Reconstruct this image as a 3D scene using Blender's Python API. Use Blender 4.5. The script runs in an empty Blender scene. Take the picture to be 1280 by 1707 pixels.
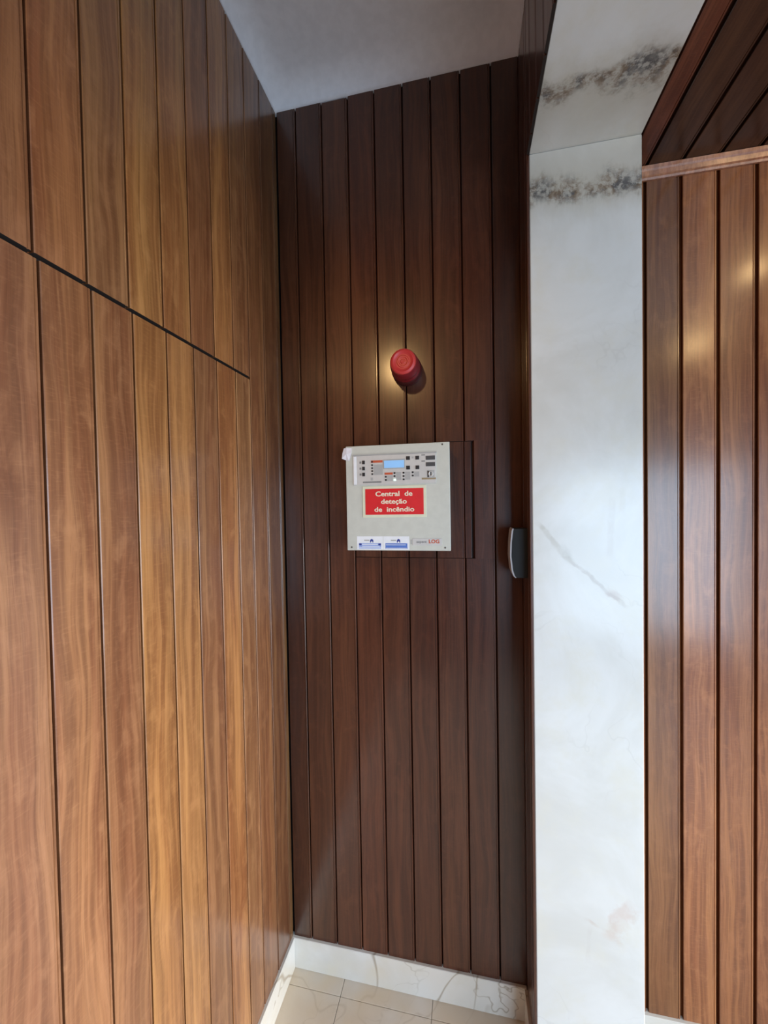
import bpy, bmesh, math, random
from mathutils import Vector, Matrix, Euler
random.seed(11)
PI = math.pi
S = bpy.context.scene
COL = S.collection

# ------------------------------------------------------------------ camera
def make_camera():
    f, yaw, pitch, roll = 660.37, 0.2047, -0.0207, -0.0169
    fwd = Vector((-math.sin(yaw)*math.cos(pitch), math.cos(yaw)*math.cos(pitch), math.sin(pitch)))
    right = Vector((math.cos(yaw), math.sin(yaw), 0))
    up = right.cross(fwd)
    r2 = right*math.cos(roll) + up*math.sin(roll)
    u2 = up*math.cos(roll) - right*math.sin(roll)
    cd = bpy.data.cameras.new('camera'); cam = bpy.data.objects.new('camera', cd); COL.objects.link(cam)
    m = Matrix((( r2.x, u2.x, -fwd.x, .6068), (r2.y, u2.y, -fwd.y, -1.25), (r2.z, u2.z, -fwd.z, 1.5975), (0, 0, 0, 1)))
    cam.matrix_world = m
    cd.sensor_fit = 'VERTICAL'; cd.sensor_height = 36; cd.lens = 36*f/1707
    cd.clip_start = .01
    S.camera = cam
make_camera()

# ------------------------------------------------------------------ world, lights, exposure
S.view_settings.view_transform = 'Standard'; S.view_settings.look = 'None'
S.view_settings.gamma = 1; S.view_settings.use_curve_mapping = False
S.view_settings.exposure = 0.0
w = bpy.data.worlds.new('world'); S.world = w; w.use_nodes = True
w.node_tree.nodes['Background'].inputs[0].default_value = (.80, .88, 1, 1)
w.node_tree.nodes['Background'].inputs[1].default_value = .035

def area(name, loc, rot, sx, sy, power, color, spread=PI):
    l = bpy.data.lights.new(name, 'AREA'); l.shape = 'RECTANGLE'; l.size = sx; l.size_y = sy
    l.energy = power; l.color = color; l.spread = spread
    o = bpy.data.objects.new(name, l); COL.objects.link(o); o.location = loc; o.rotation_euler = rot
    return o
def bulb(name, loc, power, color, r=.04):
    l = bpy.data.lights.new(name, 'POINT'); l.energy = power; l.color = color; l.shadow_soft_size = r
    o = bpy.data.objects.new(name, l); COL.objects.link(o); o.location = loc
    return o
# daylight: glazed front to the right of and behind the photographer
area('daylight_side', (2.40, -1.40, .85), (0, PI/2-.18, 0), 1.5, 2.6, 50, (.90, .95, 1.0), 1.60)
area('daylight_rear', (2.25, -3.1, 1.10), (PI/2-.10, 0, .30), 1.6, 1.6, 40, (.57, .78, 1.0), 2.1)
# warm ceiling lamps of the hall, behind the photographer
lamp = bulb('lamp_a', (.18, -1.31, 2.46), 1.0, (1, .64, .28), .03)
sp = bpy.data.lights.new('spot_a', 'SPOT'); sp.energy = 16; sp.color = (1, .62, .26); sp.shadow_soft_size = .035; sp.spot_size = 1.0; sp.spot_blend = 1.0
so = bpy.data.objects.new('spot_a', sp); COL.objects.link(so); so.location = (.18, -1.31, 2.46)
so.rotation_euler = (Vector((.42, 0, 1.85))-so.location).to_track_quat('-Z', 'Y').to_euler()
bulb('lamp_b', (1.88, -1.31, 2.46), 5.5, (1, .66, .30), .035)
bulb('lamp_c', (1.70, -.55, 2.47), 1.8, (1, .66, .30), .03)

# ------------------------------------------------------------------ material helpers
class NT:
    def __init__(s, name):
        s.m = bpy.data.materials.new(name); s.m.use_nodes = True; s.t = s.m.node_tree
        s.b = s.t.nodes['Principled BSDF']
    def n(s, typ, **kw):
        nd = s.t.nodes.new(typ)
        for k, v in kw.items(): setattr(nd, k, v)
        return nd
    def put(s, sock, v):
        if hasattr(v, 'bl_idname') or isinstance(v, bpy.types.NodeSocket): s.t.links.new(v, sock)
        else: sock.default_value = v
    def math(s, op, a, b=0.0, c=None, clamp=False):
        nd = s.n('ShaderNodeMath', operation=op); nd.use_clamp = clamp
        s.put(nd.inputs[0], a); s.put(nd.inputs[1], b)
        if c is not None: s.put(nd.inputs[2], c)
        return nd.outputs[0]
    def vmath(s, op, a, b):
        nd = s.n('ShaderNodeVectorMath', operation=op); s.put(nd.inputs[0], a); s.put(nd.inputs[1], b)
        return nd.outputs[0]
    def noise(s, vec, scale, detail=4, rough=.55, dist=0.0):
        nd = s.n('ShaderNodeTexNoise'); s.t.links.new(vec, nd.inputs['Vector'])
        nd.inputs['Scale'].default_value = scale; nd.inputs['Detail'].default_value = detail
        nd.inputs['Roughness'].default_value = rough; nd.inputs['Distortion'].default_value = dist
        return nd.outputs['Fac']
    def ramp(s, fac, pts):
        nd = s.n('ShaderNodeValToRGB'); el = nd.color_ramp.elements
        while len(el) < len(pts): el.new(.5)
        for e, (p, c) in zip(el, pts):
            e.position = p; e.color = (c, c, c, 1) if isinstance(c, (int, float)) else (*c, 1)
        s.t.links.new(fac, nd.inputs[0]); return nd.outputs[0]
    def mapr(s, v, a, b, c=0.0, d=1.0, smooth=True):
        nd = s.n('ShaderNodeMapRange'); nd.interpolation_type = 'SMOOTHSTEP' if smooth else 'LINEAR'
        s.t.links.new(v, nd.inputs[0])
        for i, x in enumerate((a, b, c, d)): nd.inputs[i+1].default_value = x
        return nd.outputs[0]
    def mix(s, fac, a, b, mode='MIX'):
        nd = s.n('ShaderNodeMix', data_type='RGBA', blend_type=mode)
        s.put(nd.inputs[0], fac)
        s.put(nd.inputs[6], a if not isinstance(a, tuple) else (*a, 1)); s.put(nd.inputs[7], b if not isinstance(b, tuple) else (*b, 1))
        return nd.outputs[2]
    def bump(s, h, strength, dist):
        nd = s.n('ShaderNodeBump'); nd.inputs['Strength'].default_value = strength; nd.inputs['Distance'].default_value = dist
        s.t.links.new(h, nd.inputs['Height']); s.t.links.new(nd.outputs[0], s.b.inputs['Normal'])
    def set(s, **kw):
        for k, v in kw.items(): s.put(s.b.inputs[k.replace('_', ' ')], v)

def wood_material(name='varnished_wood', groove=False):
    t = NT(name)
    tc = t.n('ShaderNodeTexCoord'); oi = t.n('ShaderNodeObjectInfo')
    rnd = t.math('MULTIPLY', oi.outputs['Random'], 57.0)
    cb = t.n('ShaderNodeCombineXYZ'); t.put(cb.inputs[0], rnd); t.put(cb.inputs[1], t.math('MULTIPLY', rnd, 1.7)); t.put(cb.inputs[2], t.math('MULTIPLY', rnd, .63))
    p = t.vmath('ADD', tc.outputs['Object'], cb.outputs[0])
    # slow swirl that bends the grain
    warp = t.noise(t.vmath('MULTIPLY', p, (7, 7, 2.2)), 1.0, 2, .5)
    wv = t.n('ShaderNodeCombineXYZ'); t.put(wv.inputs[0], t.math('MULTIPLY', t.math('SUBTRACT', warp, .5), .060))
    pw = t.vmath('ADD', p, wv.outputs[0])
    fibre = t.noise(t.vmath('MULTIPLY', pw, (260, 260, 5)), 1.0, 3, .6)
    band = t.noise(t.vmath('MULTIPLY', pw, (42, 42, 1.1)), 1.0, 3, .55, .4)
    broad = t.noise(t.vmath('MULTIPLY', pw, (14, 14, .9)), 1.0, 3, .6, .8)
    cross = t.noise(t.vmath('MULTIPLY', p, (60, 60, 420)), 1.0, 2, .5)
    pores = t.noise(t.vmath('MULTIPLY', pw, (700, 700, 28)), 1.0, 2, .5)
    base = oi.outputs['Color']
    mott = t.noise(t.vmath('MULTIPLY', pw, (30, 30, 14)), 1.0, 5, .62, .6)
    streak = t.noise(t.vmath('MULTIPLY', pw, (110, 110, 2.4)), 1.0, 5, .6)
    mul = lambda k: t.mix(1.0, base, k, 'MULTIPLY')
    dark, red, gold, light = mul((.50, .42, .36)), mul((.82, .70, .64)), mul((1.32, 1.40, 1.20)), mul((1.5, 1.62, 1.6))
    c = t.mix(t.mapr(broad, .34, .66), red, gold)
    c = t.mix(t.mapr(band, .40, .62, .55, 0), c, dark)
    c = t.mix(t.mapr(streak, .46, .70, 0, .55), c, dark)
    c = t.mix(t.mapr(streak, .54, .32, 0, .35), c, light)
    c = t.mix(t.mapr(mott, .48, .72, 0, .40), c, light)
    c = t.mix(t.mapr(fibre, .50, .74, 0, .45), c, dark)
    c = t.mix(t.mapr(cross, .50, .80, 0, .22), c, light)
    c = t.mix(t.mapr(pores, .60, .75, 0, .45), c, dark)
    if groove:      # unvarnished tongue at the bottom of the joint, darker and duller than the face
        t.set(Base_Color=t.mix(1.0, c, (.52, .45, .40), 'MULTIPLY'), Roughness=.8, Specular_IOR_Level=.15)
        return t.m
    t.set(Base_Color=c, Roughness=t.mapr(broad, .2, .8, .34, .46))
    t.set(Coat_Weight=.75, Coat_Roughness=.19, Specular_IOR_Level=.32)
    h = t.math('ADD', t.math('MULTIPLY', cross, .5), t.math('ADD', fibre, t.math('MULTIPLY', warp, 2.0)))
    t.bump(h, .35, .0006)
    return t.m

def marble_nodes(t, warmth=0.0, vein=.5):
    g = t.n('ShaderNodeNewGeometry'); p = g.outputs['Position']
    cloud = t.noise(p, 3.2, 5, .6, .6)
    cloud2 = t.noise(p, 11, 4, .6)
    c = t.mix(t.mapr(cloud, .3, .7), (.62, .61, .575), (.72, .72, .705))
    c = t.mix(t.mapr(cloud2, .45, .75, 0, .55), c, (.66, .635, .55))
    # thin wandering veins
    d = t.noise(p, 6, 3, .55, .4)
    v = t.math('ABSOLUTE', t.math('SUBTRACT', d, .5))
    vm = t.math('MULTIPLY', t.mapr(v, 0, .012, 1, 0), t.mapr(t.noise(p, 2.1, 2), .5, .66))
    c = t.mix(t.math('MULTIPLY', vm, vein), c, (.30, .28, .25))
    return p, c

def marble_material(name, vein=.5, warm=None, rough=.18, tone=(1, 1, 1)):
    t = NT(name); p, c = marble_nodes(t, vein=vein)
    big = t.noise(t.vmath('MULTIPLY', p, (1, 1, .45)), 4.2, 2, .5, .5)
    bv = t.mapr(t.math('ABSOLUTE', t.math('SUBTRACT', big, .52)), 0, .016, 1, 0)
    bv = t.math('MULTIPLY', bv, t.mapr(t.noise(p, 3.3, 2), .42, .58))
    c = t.mix(t.math('MULTIPLY', bv, vein*.85), c, (.22, .18, .14))
    if warm:
        c = t.mix(t.mapr(t.noise(p, 2.6, 3), .35, .65, 0, warm), c, (.66, .50, .31))
    c = t.mix(1.0, c, tone, 'MULTIPLY')
    t.set(Base_Color=c, Roughness=rough)
    return t.m

def smudge(t, p, c, axis, centre, thick, strength, seed, fall):
    """brown-black mineral band of the slab, running across it at a height (or depth)"""
    sx = t.n('ShaderNodeSeparateXYZ'); t.put(sx.inputs[0], p)
    q = t.vmath('ADD', p, (seed, seed*.3, seed*.7))
    wob = t.math('MULTIPLY', t.math('SUBTRACT', t.noise(t.vmath('MULTIPLY', q, (1, 1, .4)), 9, 5, .65), .5), .16)
    d = t.math('SUBTRACT', t.math('ADD', sx.outputs[axis], wob), centre)
    d = t.math('MULTIPLY', d, fall)                       # sharp on one side, bleeding out on the other
    m = t.math('MULTIPLY', t.mapr(d, -thick*1.3, 0, 0, 1), t.mapr(d, .25*thick, thick*3.2, 1, 0))
    core = t.math('MULTIPLY', t.mapr(d, -thick*.55, 0, 0, 1), t.mapr(d, .1*thick, thick*.8, 1, 0))
    fine = t.noise(q, 60, 5, .7)
    blot = t.noise(q, 17, 4, .65, .5)
    a = t.math('MULTIPLY', core, t.mapr(fine, .38, .57, .3, 1))
    a = t.math('MULTIPLY', a, t.mapr(blot, .32, .52, .2, 1))
    c = t.mix(t.math('MULTIPLY', m, .60*strength), c, (.46, .42, .34))
    col = t.mix(t.mapr(blot, .45, .62), (.17, .105, .055), (.09, .085, .085))
    return t.mix(t.math('MULTIPLY', a, .95*strength), c, col)

def segment_vein(t, p, c, a, b, width, strength, colr, wob=.02, scale=9):
    """a single crack of the front slab from a=(x,z) to b=(x,z)"""
    sx = t.n('ShaderNodeSeparateXYZ'); t.put(sx.inputs[0], p)
    L = math.hypot(b[0]-a[0], b[1]-a[1]); ux, uz = (b[0]-a[0])/L, (b[1]-a[1])/L
    px = t.math('SUBTRACT', sx.outputs[0], a[0]); pz = t.math('SUBTRACT', sx.outputs[2], a[1])
    along = t.math('ADD', t.math('MULTIPLY', px, ux), t.math('MULTIPLY', pz, uz))
    across = t.math('ADD', t.math('MULTIPLY', px, -uz), t.math('MULTIPLY', pz, ux))
    across = t.math('ADD', across, t.math('MULTIPLY', t.math('SUBTRACT', t.noise(p, scale, 4, .6), .5), wob*2))
    m = t.mapr(t.math('ABSOLUTE', across), width*.3, width, 1, 0)
    m = t.math('MULTIPLY', m, t.math('MULTIPLY', t.mapr(along, -.01, .02), t.mapr(along, L-.03, L, 1, 0)))
    m = t.math('MULTIPLY', m, t.mapr(t.noise(p, 34, 3), .3, .6, .35, 1))
    return t.mix(t.math('MULTIPLY', m, strength), c, colr)

def pillar_material():
    t = NT('pillar_marble'); p, c = marble_nodes(t, vein=.16)
    c = smudge(t, p, c, 2, 2.390, .075, 1.0, 3.0, 1)
    c = segment_vein(t, p, c, (.790, 1.540), (.885, 1.425), .010, .50, (.42, .38, .31))
    c = segment_vein(t, p, c, (.845, 1.475), (.885, 1.440), .020, .45, (.38, .36, .32), .03, 20)
    c = segment_vein(t, p, c, (.870, 1.440), (1.010, 1.315), .006, .55, (.40, .35, .31))
    c = segment_vein(t, p, c, (.955, 1.365), (1.000, 1.330), .012, .40, (.45, .35, .31))
    c = segment_vein(t, p, c, (.973, 1.605), (.966, 1.440), .012, .25, (.52, .47, .43), .004)
    c = segment_vein(t, p, c, (.998, 1.63), (.996, 1.55), .010, .16, (.52, .47, .38), .004)
    c = segment_vein(t, p, c, (.960, .440), (1.020, .560), .030, .38, (.55, .38, .30), .05, 22)
    c = segment_vein(t, p, c, (.905, .485), (.945, .470), .006, .40, (.50, .36, .28))
    c = segment_vein(t, p, c, (.905, .370), (.915, .480), .007, .20, (.50, .44, .40))
    t.set(Base_Color=c, Roughness=.22)
    return t.m
def soffit_material():
    t = NT('lintel_marble'); p, c = marble_nodes(t, vein=.16)
    c = smudge(t, p, c, 1, -.305, .070, 1.0, 8.0, 1)
    sx = t.n('ShaderNodeSeparateXYZ'); t.put(sx.inputs[0], p)
    t.set(Base_Color=c, Roughness=.22)
    return t.m

def plain(name, col, rough=.5, metal=0.0, emit=None, bumpy=0.0):
    t = NT(name)
    tc = t.n('ShaderNodeTexCoord')
    nz = t.noise(tc.outputs['Object'], 40, 3)
    c = t.mix(t.mapr(nz, .3, .7, 0, .5), col, tuple(x*.88 for x in col))
    t.set(Base_Color=c, Roughness=rough, Metallic=metal)
    if emit: t.set(Emission_Color=(*emit[0], 1), Emission_Strength=emit[1])
    if bumpy: t.bump(t.noise(tc.outputs['Object'], 160, 4), bumpy, .001)
    return t.m

M = {}
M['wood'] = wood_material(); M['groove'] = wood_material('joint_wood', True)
M['marble'] = marble_material('baseboard_marble', .85, .30)
M['tile'] = marble_material('floor_marble', .28, .50, .16, (.97, .91, .85))
M['pillar'] = pillar_material(); M['soffit'] = soffit_material()
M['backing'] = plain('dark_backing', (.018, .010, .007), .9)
M['grout'] = plain('grout', (.26, .23, .20), .9)
M['plaster'] = plain('white_plaster', (.86, .85, .90), .75, bumpy=.15)
M['core'] = plain('masonry', (.30, .28, .26), .9)
M['panel'] = plain('beige_steel', (.60, .61, .555), .5)
M['silver'] = plain('silver_plate', (.64, .63, .62), .4, .15)
M['white'] = plain('white_plastic', (.86, .88, .93), .4)
M['tape'] = plain('white_tape', (.80, .78, .86), .5)
M['black'] = plain('black_plastic', (.022, .022, .026), .4)
M['darkgrey'] = plain('dark_grey_plastic', (.07, .07, .075), .4)
M['greytext'] = plain('grey_print', (.22, .22, .22), .6)
M['lightgrey'] = plain('light_grey_print', (.42, .42, .42), .6)
M['orange'] = plain('orange_red_print', (.55, .10, .04), .5)
M['lumi'] = plain('luminescent_cream', (.74, .75, .58), .5)
M['red'] = plain('sign_red', (.70, .012, .018), .6)
M['cream'] = plain('sign_lettering', (.86, .76, .60), .5)
M['blue'] = plain('blue_print', (.10, .20, .60), .5)
M['paleblue'] = plain('pale_blue_print', (.30, .42, .80), .5)
M['navy'] = plain('navy_print', (.03, .05, .28), .5)
M['lcd'] = plain('lit_display', (.25, .45, .70), .3, emit=((.22, .50, .95), .38))
M['led'] = plain('lit_indicator', (.6, .9, .8), .3, emit=((.65, 1, .85), .9))
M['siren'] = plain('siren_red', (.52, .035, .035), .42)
M['sirenshade'] = plain('siren_shaded_red', (.22, .012, .018), .40)  # same red body, shade of the sides put into a darker colour
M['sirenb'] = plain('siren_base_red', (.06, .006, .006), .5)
M['screw'] = plain('dull_screw', (.16, .15, .13), .4, .8)
M['lockbody'] = plain('reader_black', (.008, .009, .010), .75)
M['lockface'] = plain('reader_grey', (.42, .40, .42), .35)

# ------------------------------------------------------------------ mesh helpers
def link(name, me, mat, parent=None, loc=(0, 0, 0), rot=(0, 0, 0)):
    o = bpy.data.objects.new(name, me); COL.objects.link(o)
    if mat is not None and not me.materials: me.materials.append(mat)
    o.location = loc; o.rotation_euler = rot
    if parent: o.parent = parent
    return o
def tag(o, label=None, cat=None, group=None, kind=None):
    for k, v in (('label', label), ('category', cat), ('group', group), ('kind', kind)):
        if v: o[k] = v
    return o
def empty(name, loc=(0, 0, 0)):
    o = bpy.data.objects.new(name, None); COL.objects.link(o); o.location = loc; o.empty_display_size = .05
    return o
def box_bm(bm, a, b, bev=0.0, seg=1):
    vs = [bm.verts.new((x, y, z)) for x in (a[0], b[0]) for y in (a[1], b[1]) for z in (a[2], b[2])]
    fs = [(0, 1, 3, 2), (4, 6, 7, 5), (0, 4, 5, 1), (2, 3, 7, 6), (0, 2, 6, 4), (1, 5, 7, 3)]
    faces = [bm.faces.new([vs[i] for i in f]) for f in fs]
    if bev:
        es = list({e for f in faces for e in f.edges})
        bmesh.ops.bevel(bm, geom=es, offset=bev, segments=seg, profile=.6, affect='EDGES')
def to_mesh(bm, name, smooth=False):
    bmesh.ops.recalc_face_normals(bm, faces=bm.faces)
    me = bpy.data.meshes.new(name); bm.to_mesh(me); bm.free()
    if smooth:
        for p in me.polygons: p.use_smooth = True
    return me
def box(name, a, b, mat, parent=None, bev=0.0, seg=1, loc=(0, 0, 0)):
    bm = bmesh.new(); box_bm(bm, a, b, bev, seg)
    return link(name, to_mesh(bm, name), mat, parent, loc)
def lathe(name, prof, mat, parent, loc, n=48, smooth=True):
    """profile of (radius, distance out from the wall), axis along -Y"""
    bm = bmesh.new(); rings = []
    for r, d in prof:
        if r < 1e-5: rings.append([bm.verts.new((0, -d, 0))])
        else: rings.append([bm.verts.new((r*math.cos(2*PI*k/n), -d, r*math.sin(2*PI*k/n))) for k in range(n)])
    for A, B in zip(rings, rings[1:]):
        for k in range(n):
            a0, a1 = A[k % len(A)], A[(k+1) % len(A)]; b0, b1 = B[k % len(B)], B[(k+1) % len(B)]
            vs = []
            for v in (a0, a1, b1, b0):
                if v not in vs: vs.append(v)
            if len(vs) > 2: bm.faces.new(vs)
    me = to_mesh(bm, name, smooth)
    o = link(name, me, mat, parent, loc)
    if smooth:
        try: me.set_sharp_from_angle(angle=math.radians(35))
        except Exception: pass
    return o
def text(name, body, size, mat, parent, loc, align='CENTER', bold=0.0, rot=(PI/2, 0, 0), sx=1.0, sub=0.0006):
    cu = bpy.data.curves.new(name, 'FONT'); cu.body = body; cu.size = size; cu.align_x = align; cu.align_y = 'CENTER'
    cu.extrude = sub; cu.offset = bold; cu.resolution_u = 3
    tmp = bpy.data.objects.new(name+'_tmp', cu)
    COL.objects.link(tmp); bpy.context.view_layer.update()
    me = bpy.data.meshes.new_from_object(tmp.evaluated_get(bpy.context.evaluated_depsgraph_get()))
    bpy.data.objects.remove(tmp); me.name = name
    me.materials.clear()
    o = link(name, me, mat, parent, loc, rot); o.scale = (sx, 1, 1)
    return o

# ------------------------------------------------------------------ planks
_pm = {}
def plank_mesh(wd, ln, th=.012, gap=.0042):
    key = (round(wd, 4), round(ln, 4), th, gap)
    if key in _pm: return _pm[key]
    g = min(.0100, th-.002); P = wd; k = min(1.0, wd/.05)
    w0 = gap*k
    prof = [(0, g), (w0, g), (w0, .0012), (w0+.0013*k, 0), (P-.0068*k, 0), (P-.0062*k, .0018), (P-.0052*k, .0018),
            (P-.0044*k, .0003), (P-.0014*k, .0004), (P, .0020), (P, th), (0, th)]
    bm = bmesh.new()
    lo = [bm.verts.new((x, y, 0)) for x, y in prof]; hi = [bm.verts.new((x, y, ln)) for x, y in prof]
    n = len(prof)
    for i in range(n): bm.faces.new((lo[i], lo[(i+1) % n], hi[(i+1) % n], hi[i]))
    bm.faces.new(lo[::-1]); bm.faces.new(hi)
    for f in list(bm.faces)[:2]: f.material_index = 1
    for f in list(bm.faces)[-2:]: f.material_index = 2  # plank ends coloured near black to paint the shade inside the door slit
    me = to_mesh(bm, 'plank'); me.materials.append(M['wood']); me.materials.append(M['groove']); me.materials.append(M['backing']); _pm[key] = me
    return me
def tint(base, amt=.16, hue=.08):
    v = 1 + random.uniform(-amt, amt); h = random.uniform(-hue, hue)*.45
    return (base[0]*v*(1-h*.4), base[1]*v*(1+h), base[2]*v*(1+h*1.3), 1)
def plank(parent, loc, rot, wd, ln, col, th=.012, name='plank', gap=.0042):
    o = link(name, plank_mesh(wd, ln, th, gap), None, parent, loc, rot); o.color = col
    return o

H, B, W, SL = 2.905, .105, .7721, 1.9655
SOF, WC = 2.505, 2.512
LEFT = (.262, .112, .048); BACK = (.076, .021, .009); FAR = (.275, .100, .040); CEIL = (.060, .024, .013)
RL, RB, RR, RC = (0, 0, PI/2), (0, 0, 0), (0, 0, -PI/2), (PI/2, 0, 0)

# left wall: full-height planks by the corner, then planks above the flush door
wl = box('wall_left', (-.16, -3.2, 0), (-.0125, .15, H+.1), M['backing']); tag(wl, kind='structure')
dr = box('door_1', (-.0124, -.78, .02), (-.0122, -.20, SL-.006), M['backing']); tag(dr, kind='structure')
def vplank_left(y0, y1, z0, z1, col, parent):
    plank(parent, (0, y0, z0), RL, y1-y0, z1-z0, col, gap=.0034)
J = [0.0, -.0230, -.1107, -.199, -.2801, -.3633, -.4492, -.5335, -.6188, -.7021, -.7860]
while J[-1] > -2.6: J.append(J[-1]-.0845)
HU = {4: (1.03, 1.05, .92), 5: (.98, .96, 1.0), 6: (1.06, 1.10, .96), 7: (1.05, 1.08, .90), 8: (.98, .99, 1.05), 9: (1.0, 1.0, 1.04), 10: (.97, .98, 1.10)}
LT = {0: .55, 1: .60, 2: .75, 3: 1.0, 4: 1.15, 5: .9, 6: 1.08, 7: 1.12, 8: .94, 9: 1.02, 10: .92}  # plank tones; the first three are darkened to paint the corner shade
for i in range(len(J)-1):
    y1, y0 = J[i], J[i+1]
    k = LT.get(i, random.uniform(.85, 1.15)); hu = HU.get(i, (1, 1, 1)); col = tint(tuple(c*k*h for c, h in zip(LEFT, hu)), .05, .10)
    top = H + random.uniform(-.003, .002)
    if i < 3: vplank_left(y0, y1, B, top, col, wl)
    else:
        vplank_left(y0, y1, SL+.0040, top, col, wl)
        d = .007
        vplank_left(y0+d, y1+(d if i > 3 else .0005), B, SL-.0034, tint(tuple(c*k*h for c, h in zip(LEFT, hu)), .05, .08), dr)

# alcove back wall, its planks cut through by the hatch round the panel
wb = box('wall_back', (0, .0125, 0), (2.75, .16, H+.1), M['backing']); tag(wb, kind='structure')
hx0, hx1, hz0, hz1 = .2455, .6255, 1.425, 1.785
hatch = empty('access_hatch', (.4355, 0, hz0))
tag(hatch, 'flush plank hatch cut into the dark wall behind the beige alarm panel', 'hatch')
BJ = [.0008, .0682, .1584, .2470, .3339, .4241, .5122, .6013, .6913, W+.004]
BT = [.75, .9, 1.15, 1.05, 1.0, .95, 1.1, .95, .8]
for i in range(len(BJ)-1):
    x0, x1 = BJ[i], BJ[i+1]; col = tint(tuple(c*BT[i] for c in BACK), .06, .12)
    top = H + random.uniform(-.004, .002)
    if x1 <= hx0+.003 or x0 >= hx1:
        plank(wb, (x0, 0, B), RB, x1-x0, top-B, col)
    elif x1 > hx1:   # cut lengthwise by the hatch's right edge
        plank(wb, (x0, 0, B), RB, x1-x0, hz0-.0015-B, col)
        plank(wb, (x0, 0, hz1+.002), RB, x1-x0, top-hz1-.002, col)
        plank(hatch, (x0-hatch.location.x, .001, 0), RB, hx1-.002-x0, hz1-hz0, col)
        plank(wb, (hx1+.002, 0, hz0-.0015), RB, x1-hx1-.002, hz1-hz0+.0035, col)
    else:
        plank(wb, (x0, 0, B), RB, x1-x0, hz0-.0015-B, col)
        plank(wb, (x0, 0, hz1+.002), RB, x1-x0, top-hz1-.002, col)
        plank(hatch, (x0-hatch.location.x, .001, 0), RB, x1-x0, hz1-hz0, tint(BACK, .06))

# the same wall goes on to the right of the pillar, under the lower wooden ceiling
X = 1.1012-.0894*2
i = 0
FT = [1, 1, .75, 1.25, .95, 1.1, .9]
while X < 2.6:
    k = FT[i] if i < len(FT) else random.uniform(.85, 1.15)
    plank(wb, (X, 0, B), RB, .0894, WC-.002-B, tint(tuple(c*k for c in FAR), .04, .10), gap=.0080); X += .0894; i += 1

# return wall between alcove and pillar, and the wooden side of the beam
wr = box('wall_right', (W+.0075, -.1150, 0), (1.038, .0120, H), M['core']); tag(wr, kind='structure')
for y0, y1 in ((0, -.0235), (-.0235, -.111), (-.111, -.1368)):
    plank(wr, (W, y0, B if y1 > -.12 else 0.0), RR, y0-y1, H-.001-(B if y1 > -.12 else 0.0), tint(BACK, .1), .0068)

lintel = empty('marble_lintel', (.91, -1.3, SOF))
tag(lintel, 'white marble lintel running overhead from the pillar top, wooden plank side', 'beam')
def lint(o): o.location = Vector(o.location) - lintel.location; return o
lint(box('core', (W+.0075, -2.7, SOF+.0205), (1.043, -.1155, H), M['core'], lintel))
lint(box('marble_slab', (W+.0070, -2.7, SOF), (1.0449, -.1170, SOF+.020), M['soffit'], lintel, .0015))
ys = [-.1370, -.199, -.287, -.375]
while ys[-1] > -2.6: ys.append(ys[-1]-.0865)
for y0, y1 in zip(ys, ys[1:]):
    lint(plank(lintel, (W, y0, SOF-.004), RR, y0-y1, H-SOF+.003, tint(BACK, .12), .0068))

pillar = empty('marble_pillar', (.912, -.127, 0))
tag(pillar, 'tall white marble faced pillar with grey veins, between the two plank walls', 'pillar')
o = box('marble_slab', (W+.0070, -.1370, 0), (1.0449, -.1165, SOF-.0005), M['pillar'], pillar, .002)
o.location = -Vector(pillar.location)

# ceilings
r = .060
bm = bmesh.new(); ys0, ys1 = -1.05, 0.0; rings = []
for k in range(9):
    a = k/8*PI/2; ins = r-r*math.cos(a); z = H + r*math.sin(a)
    rings.append([bm.verts.new(v) for v in ((ins, ys1-ins, z), (W-ins, ys1-ins, z), (W-ins, ys0+ins, z), (ins, ys0+ins, z))])
for A, Bq in zip(rings, rings[1:]):
    for k in range(4): bm.faces.new((A[k], A[(k+1) % 4], Bq[(k+1) % 4], Bq[k]))
bm.faces.new(rings[-1])
out = [bm.verts.new(v) for v in ((-.013, .013, H), (W+.02, .013, H), (W+.02, ys0, H), (-.013, ys0, H))]
for k in range(4): bm.faces.new((out[k], out[(k+1) % 4], rings[0][(k+1) % 4], rings[0][k]))
me = to_mesh(bm, 'ceiling')
for p in me.polygons: p.use_smooth = len(p.vertices) == 4 and abs(p.normal.z) < .999
cl = link('ceiling', me, M['plaster']); tag(cl, kind='structure')
box('ceiling_slab', (-.16, -1.05, H+.065), (1.04, .16, H+.10), M['core'], cl)
lc = box('ceiling', (-.010, -3.2, 2.5245), (W+.006, -1.05, H+.08), M['core']); tag(lc, kind='structure')  # unseen lowered ceiling, added to keep light off the top of the alcove
for k in range(9): plank(lc, (k*.0856, -1.051, WC), RC, .0856, 2.1, tint(CEIL, .1))
wc = box('ceiling', (1.046, -3.2, WC+.0125), (2.75, .012, WC+.10), M['backing']); tag(wc, kind='structure')
x = 1.0455; CJ = [1.0455, 1.0989]
while CJ[-1] < 2.6: CJ.append(CJ[-1]+.0894)
for i, (x0, x1) in enumerate(zip(CJ, CJ[1:])):
    col = tint(tuple(c*(1.5 if i == 0 else 1.0) for c in CEIL), .08, .1)
    if i == 0: col = (.15, .045, .024, 1)
    plank(wc, (x0, -.001, WC), RC, x1-x0, 3.1, col, gap=.0075)
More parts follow.
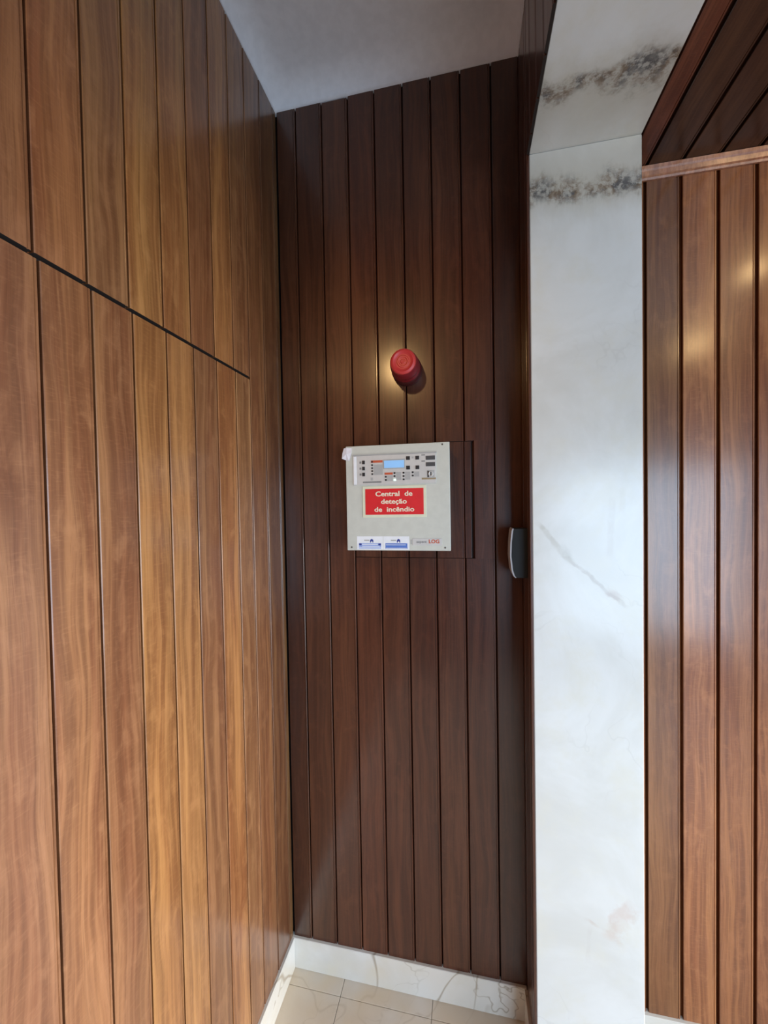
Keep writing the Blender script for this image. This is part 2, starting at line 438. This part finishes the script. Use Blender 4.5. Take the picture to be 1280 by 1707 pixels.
# trim where that ceiling meets the wall
bm = bmesh.new(); prof = [(0, .0), (0, -.030), (-.006, -.030), (-.008, -.025), (-.012, -.022), (-.015, -.012), (-.018, -.008), (-.020, 0)]
A = [bm.verts.new((1.035, y, z)) for y, z in prof]; Bv = [bm.verts.new((2.7, y, z)) for y, z in prof]
for k in range(len(prof)): bm.faces.new((A[k], A[(k+1) % len(prof)], Bv[(k+1) % len(prof)], Bv[k]))
bm.faces.new(A); bm.faces.new(Bv[::-1])
tr = link('trim_1', to_mesh(bm, 'trim'), M['wood'], None, (0, -.0005, WC-.001)); tr.color = (.40, .16, .085, 1); tag(tr, kind='structure')

# baseboards
def baseboard(name, a, b):
    o = box(name, a, b, M['marble'], None, .0015); tag(o, kind='structure'); return o
T = .009
baseboard('baseboard_left', (-.011, -2.9, 0), (T, -T, B))
baseboard('baseboard_back', (-.011, -T, 0), (W-.001, .0115, B))
baseboard('baseboard_right', (W-T, -.110, 0), (W+.0070, -T-.0005, B))
baseboard('baseboard_far_right', (1.042, -T, 0), (2.7, .0115, B))

# floor: marble tiles with a narrow strip along the back wall
fl = box('floor', (-.15, -3.2, -.08), (2.75, .15, -.012), M['grout']); tag(fl, kind='structure')
xs = [-.108+.295*k for k in range(10)]; ysf = [0.0, -.0565]+[-.0565-.295*(k+1) for k in range(9)]
_tm = {}
for a, b in zip(xs, xs[1:]):
    for y1, y0 in zip(ysf, ysf[1:]):
        a2 = max(a, 0); key = (round(b-a2, 4), round(y1-y0, 4))
        if key not in _tm:
            bm = bmesh.new(); g = .0008
            box_bm(bm, (g, g, -.0118), (key[0]-g, key[1]-g, 0), .0006)
            _tm[key] = to_mesh(bm, 'floor_tile'); _tm[key].materials.append(M['tile'])
        link('floor_tile', _tm[key], None, fl, (a2, y0, random.uniform(-.0003, 0)))

# ------------------------------------------------------------------ fire alarm panel
PX0, PX1, PZ0, PZ1, PD = .2452, .5614, 1.4555, 1.7755, .075
panel = empty('fire_alarm_panel', (PX0, 0, PZ0))
tag(panel, 'beige steel fire alarm control panel with red sign, hanging on the dark plank wall', 'alarm panel')
def U(px): return (px-575)/(750-575)*(PX1-PX0)                      # drawing units of the front face
def V(py): return (917-py)/(917-739.5)*(PZ1-PZ0)
PWd, PHt = PX1-PX0, PZ1-PZ0
box('enclosure', (.004, -PD+.012, .004), (PWd-.004, -.0002, PHt-.004), M['panel'], panel, .002)
box('front_cover', (0, -PD, 0), (PWd, -PD+.0115, PHt), M['panel'], panel, .0022, 2)
def pl(name, x0, y0, x1, y1, mat, parent, d=.0010, base=0.0, bev=0.0, root=None):
    """flat piece on the front face: pixel-free drawing units, y down"""
    return box(name, (U(x0), -PD-base-d, V(y1)), (U(x1), -PD-base, V(y0)), mat, parent, bev)
mod = pl('control_module', 588.5, 756.5, 728, 806, M['silver'], panel, .003, 0, .0008)
mod['label'] = 'silver control module with display, buttons and indicators'
mb = .003
f = pl('module_rim', 588, 754.6, 729, 756.4, M['greytext'], mod, .0036, 0); f.data.materials[0] = M['lightgrey']
pl('edge_strip', 589, 757.2, 594, 805, M['white'], mod, .0022, mb, .0006)
for y0 in (765, 775.2, 785.2):
    pl('button', 604.3, y0, 609, y0+6, M['black'], mod, .0016, mb, .0004)
    pl('symbol', 599.6, y0+1.2, 602.8, y0+4.6, M['greytext'], mod, .0003, mb)
pl('red_bar', 619.5, 765.2, 639.5, 769.2, M['orange'], mod, .0004, mb)
pl('text_field', 624, 772.3, 639.5, 789.5, M['lightgrey'], mod, .0003, mb)
for y in (766, 771.6, 776.6, 781.6, 786.6):
    pl('indicator', 620, y, 623, y+2.8, M['black'], mod, .0009, mb, .0003)
pl('symbol', 618.5, 793.8, 622.5, 798.5, M['lightgrey'], mod, .0003, mb)
pl('print_line', 605, 800.2, 637, 802.8, M['greytext'], mod, .0003, mb)
pl('display_frame', 640.6, 764.6, 677.4, 780.2, M['lightgrey'], mod, .0014, mb, .0004)
pl('display', 642.2, 766.4, 675.8, 778.6, M['lcd'], mod, .0006, mb+.0014)
pl('red_bar', 642.5, 786.2, 656.5, 789.8, M['orange'], mod, .0004, mb)
pl('text_field', 646.6, 791, 656.5, 800.6, M['lightgrey'], mod, .0003, mb)
for x0, ysl in ((643, (791.8, 797)), (657.8, (786, 791)), (673, (786, 791.4, 796.8)), (688.2, (785.6, 791))):
    for y in ysl: pl('indicator', x0, y, x0+3.2, y+2.9, M['black'], mod, .0009, mb, .0003)
for x0 in (662, 677.2, 692): pl('text_field', x0, 786, x0+8.5, 799 if x0 < 690 else 794.4, M['lightgrey'], mod, .0003, mb)
pl('indicator', 657.6, 796.8, 661.8, 800.4, M['led'], mod, .0009, mb, .0003)['label'] = 'lit pale green indicator'
for x0 in (679.3, 694.6):
    for y0 in (760.4, 776.2): pl('button', x0, y0, x0+6.2, y0+6, M['black'], mod, .0018, mb, .0005)
pl('symbol', 688.4, 761.2, 691.6, 764.4, M['lightgrey'], mod, .0003, mb)
for y0 in (758.5, 768.5): pl('print_line', 704.4, y0, 710.4, y0+1.8, M['greytext'], mod, .0003, mb)
for y0 in (761, 771.6):
    bt = pl('button', 711.6, y0, 726.6, y0+6.6, M['darkgrey'], mod, .0016, mb, .0005)
pl('key_switch_plate', 713.2, 784.6, 725.4, 797.2, M['lightgrey'], mod, .0006, mb)
pl('print_line', 714, 785.4, 716.2, 796, M['black'], mod, .0004, mb+.0006)
ks = lathe('key_switch', [(.0076, 0), (.0076, .003), (.006, .004), (.0045, .0034), (0, .0034)], M['silver'], mod, (U(719.6), -PD-.0036, V(790.6)), 24)
pl('key_slot', 718.8, 787.6, 720.5, 793.6, M['black'], mod, .0006, mb+.0040)
pl('print_line', 704.5, 796.6, 727.5, 799.6, plain('tarnished_edge', (.34, .26, .15), .5, .2), mod, .0003, mb)

sign = pl('warning_sign', 603.8, 808.4, 711.4, 861.2, M['lumi'], panel, .0022, 0, .0005)
sign['label'] = 'red sign with cream border reading Central de deteção de incêndio'
pl('red_field', 608.6, 813.0, 707.0, 856.4, M['red'], sign, .0007, .0022)
for body, xc, yc, sz in (('Central  de', 657.4, 822.0, .0202), ('deteção', 657.4, 834.8, .0202), ('de  incêndio', 657.8, 848.0, .0202)):
    text('lettering', body, sz, M['cream'], sign, (U(xc), -PD-.0030, V(yc)), bold=.0005, sx=1.22)
# stickers along the bottom
for kx, (x0, x1) in enumerate(((592.4, 637.6), (638.2, 682.2))):
    st = pl('sticker', x0, 893.0, x1, 915.6, M['white'], panel, .0004)
    st['label'] = ('white sticker with pale blue printed box and two navy dots', 'white sticker with solid blue printed box')[kx]
    c = (x0+x1)/2
    pl('print', x0+3.4, 904.6, x1-3.4, 913.8, M['paleblue'] if kx == 0 else M['blue'], st, .0002, .0004)
    bm = bmesh.new(); ex = (618, 664)[kx]                       # small house-shaped emblem
    pts = [(-2.8, 3.6), (-2.6, -.6), (0, -2.8), (2.8, -.8), (3.0, 3.6), (1.4, 3.6), (1.1, 1.6), (-.9, 1.6), (-1.2, 3.6)]
    for d in (-PD-.0009, -PD-.0004): pass
    va = [bm.verts.new((U(ex+x), -PD-.0008, V(899.8+y))) for x, y in pts]; vb = [bm.verts.new((U(ex+x), -PD-.0004, V(899.8+y))) for x, y in pts]
    bm.faces.new(va); bm.faces.new(vb[::-1])
    for k in range(len(pts)): bm.faces.new((va[k], va[(k+1) % len(pts)], vb[(k+1) % len(pts)], vb[k]))
    link('emblem', to_mesh(bm, 'emblem'), M['navy'], st)
    pl('print_line', ex-13, 898.8, ex-4, 900.6, M['lightgrey'], st, .0002, .0004)
    if kx == 0:
        for a in (x0+3.6, x1-8.0): pl('print', a, 905, a+4.4, 908.4, M['navy'], st, .0002, .0006)
        pl('print_line', x0+9, 906.0, x1-9, 907.2, M['white'], st, .0002, .0006)
        pl('print_line', x0+9, 909.2, x1-6, 910.2, M['white'], st, .0002, .0006)
        pl('print_line', x0+3.6, 911.6, x1-3.6, 912.4, M['white'], st, .0002, .0006)
    else:
        pl('print_line', x0+4.4, 906.8, x1-6, 907.8, M['white'], st, .0002, .0006)
        pl('print_line', x0+4.4, 912.4, x1-4.4, 913.2, M['white'], st, .0002, .0006)
bl = pl('maker_label', 687.6, 896.2, 736, 908.0, M['silver'], panel, .0010, 0, .0003)
text('lettering', 'aspent', .0105, M['greytext'], bl, (U(702.5), -PD-.0012, V(902)), bold=.0002, sx=1.1, sub=.0002)
text('lettering', 'LOG', .0150, M['orange'], bl, (U(723), -PD-.0012, V(901.6)), bold=.0005, sx=1.05, sub=.0002)
pl('tag', 684.4, 898.4, 686.6, 906, M['lightgrey'], panel, .0005)
for x, y in ((738.5, 743.2), (583.0, 911.6), (741.0, 911.6)):
    lathe('screw', [(.0026, 0), (.0026, .0008), (.0018, .0014), (0, .0014)], M['screw'], panel, (U(x), -PD, V(y)), 16)
# crumpled bit of white tape folded round the top left corner
bm = bmesh.new()
tp = [(-.0100, .2990), (-.0115, .2800+.003), (.002, .2775), (.0105, .2755), (.0150, .2860), (.0185, .3000), (.0195, .3140), (.0040, .3155), (-.0050, .3145)]
va = [bm.verts.new((x, -PD-.0012-(.002 if k % 2 else 0), z)) for k, (x, z) in enumerate(tp)]
vb = [bm.verts.new((x, -PD-.0002+(.006 if x < 0 else 0), z)) for x, z in tp]
ce = bm.verts.new((.004, -PD-.0040, .297))
for k in range(len(tp)):
    bm.faces.new((va[k], va[(k+1) % len(tp)], ce)); bm.faces.new((va[k], va[(k+1) % len(tp)], vb[(k+1) % len(tp)], vb[k]))
bm.faces.new(vb[::-1])
link('tape_scrap', to_mesh(bm, 'tape_scrap'), M['tape'], panel)['label'] = 'crumpled scrap of white tape on the corner'

# ------------------------------------------------------------------ siren
siren = empty('alarm_siren', (.4305, 0, 2.014))
tag(siren, 'round red alarm sounder fixed to the dark plank wall above the panel', 'siren')
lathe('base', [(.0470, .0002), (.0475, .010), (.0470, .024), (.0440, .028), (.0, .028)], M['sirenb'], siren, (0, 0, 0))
lathe('body', [(.0430, .0282), (.0445, .032), (.0440, .042), (.0425, .046), (.0425, .050), (.0440, .053), (.0430, .066), (.0405, .082), (.0385, .0880), (.0, .0880)], M['sirenshade'], siren, (0, 0, 0))
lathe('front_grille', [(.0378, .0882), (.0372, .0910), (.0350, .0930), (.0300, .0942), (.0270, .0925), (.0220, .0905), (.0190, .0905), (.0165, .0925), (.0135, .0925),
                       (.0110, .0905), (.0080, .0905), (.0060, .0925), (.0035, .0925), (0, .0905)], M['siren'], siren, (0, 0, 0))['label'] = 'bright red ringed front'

# ------------------------------------------------------------------ reader on the return wall
rd = empty('card_reader', (W, -.070, 1.385))
tag(rd, 'small black wall reader with grey front, beside the white pillar', 'reader')
bm = bmesh.new()
zz = [0, .006, .020, .060, .100, .130, .137]; xx = [-.0340, -.0395, -.0440, -.0475, -.0460, -.0430, -.0400]
def prism(pts, y0, y1, nm, mat):
    bm = bmesh.new(); A = [bm.verts.new((x, y0, z)) for x, z in pts]; Bq = [bm.verts.new((x, y1, z)) for x, z in pts]
    n = len(pts); bm.faces.new(A); bm.faces.new(Bq[::-1])
    for k in range(n): bm.faces.new((A[k], A[(k+1) % n], Bq[(k+1) % n], Bq[k]))
    bmesh.ops.bevel(bm, geom=list(bm.edges), offset=.0006, segments=1, affect='EDGES')
    return link(nm, to_mesh(bm, nm), mat, rd)
prism([(-.0003, 0)] + list(zip([x+.004 for x in xx], zz)) + [(-.0003, .137)], -.030, .030, 'body', M['lockbody'])
prism([(x+.0038, z) for x, z in zip(xx, zz)] + [(x, z+(.001 if k == len(xx)-1 else 0)) for k, (x, z) in reversed(list(enumerate(zip(xx, zz))))], -.031, .031, 'front_plate', M['lockface'])
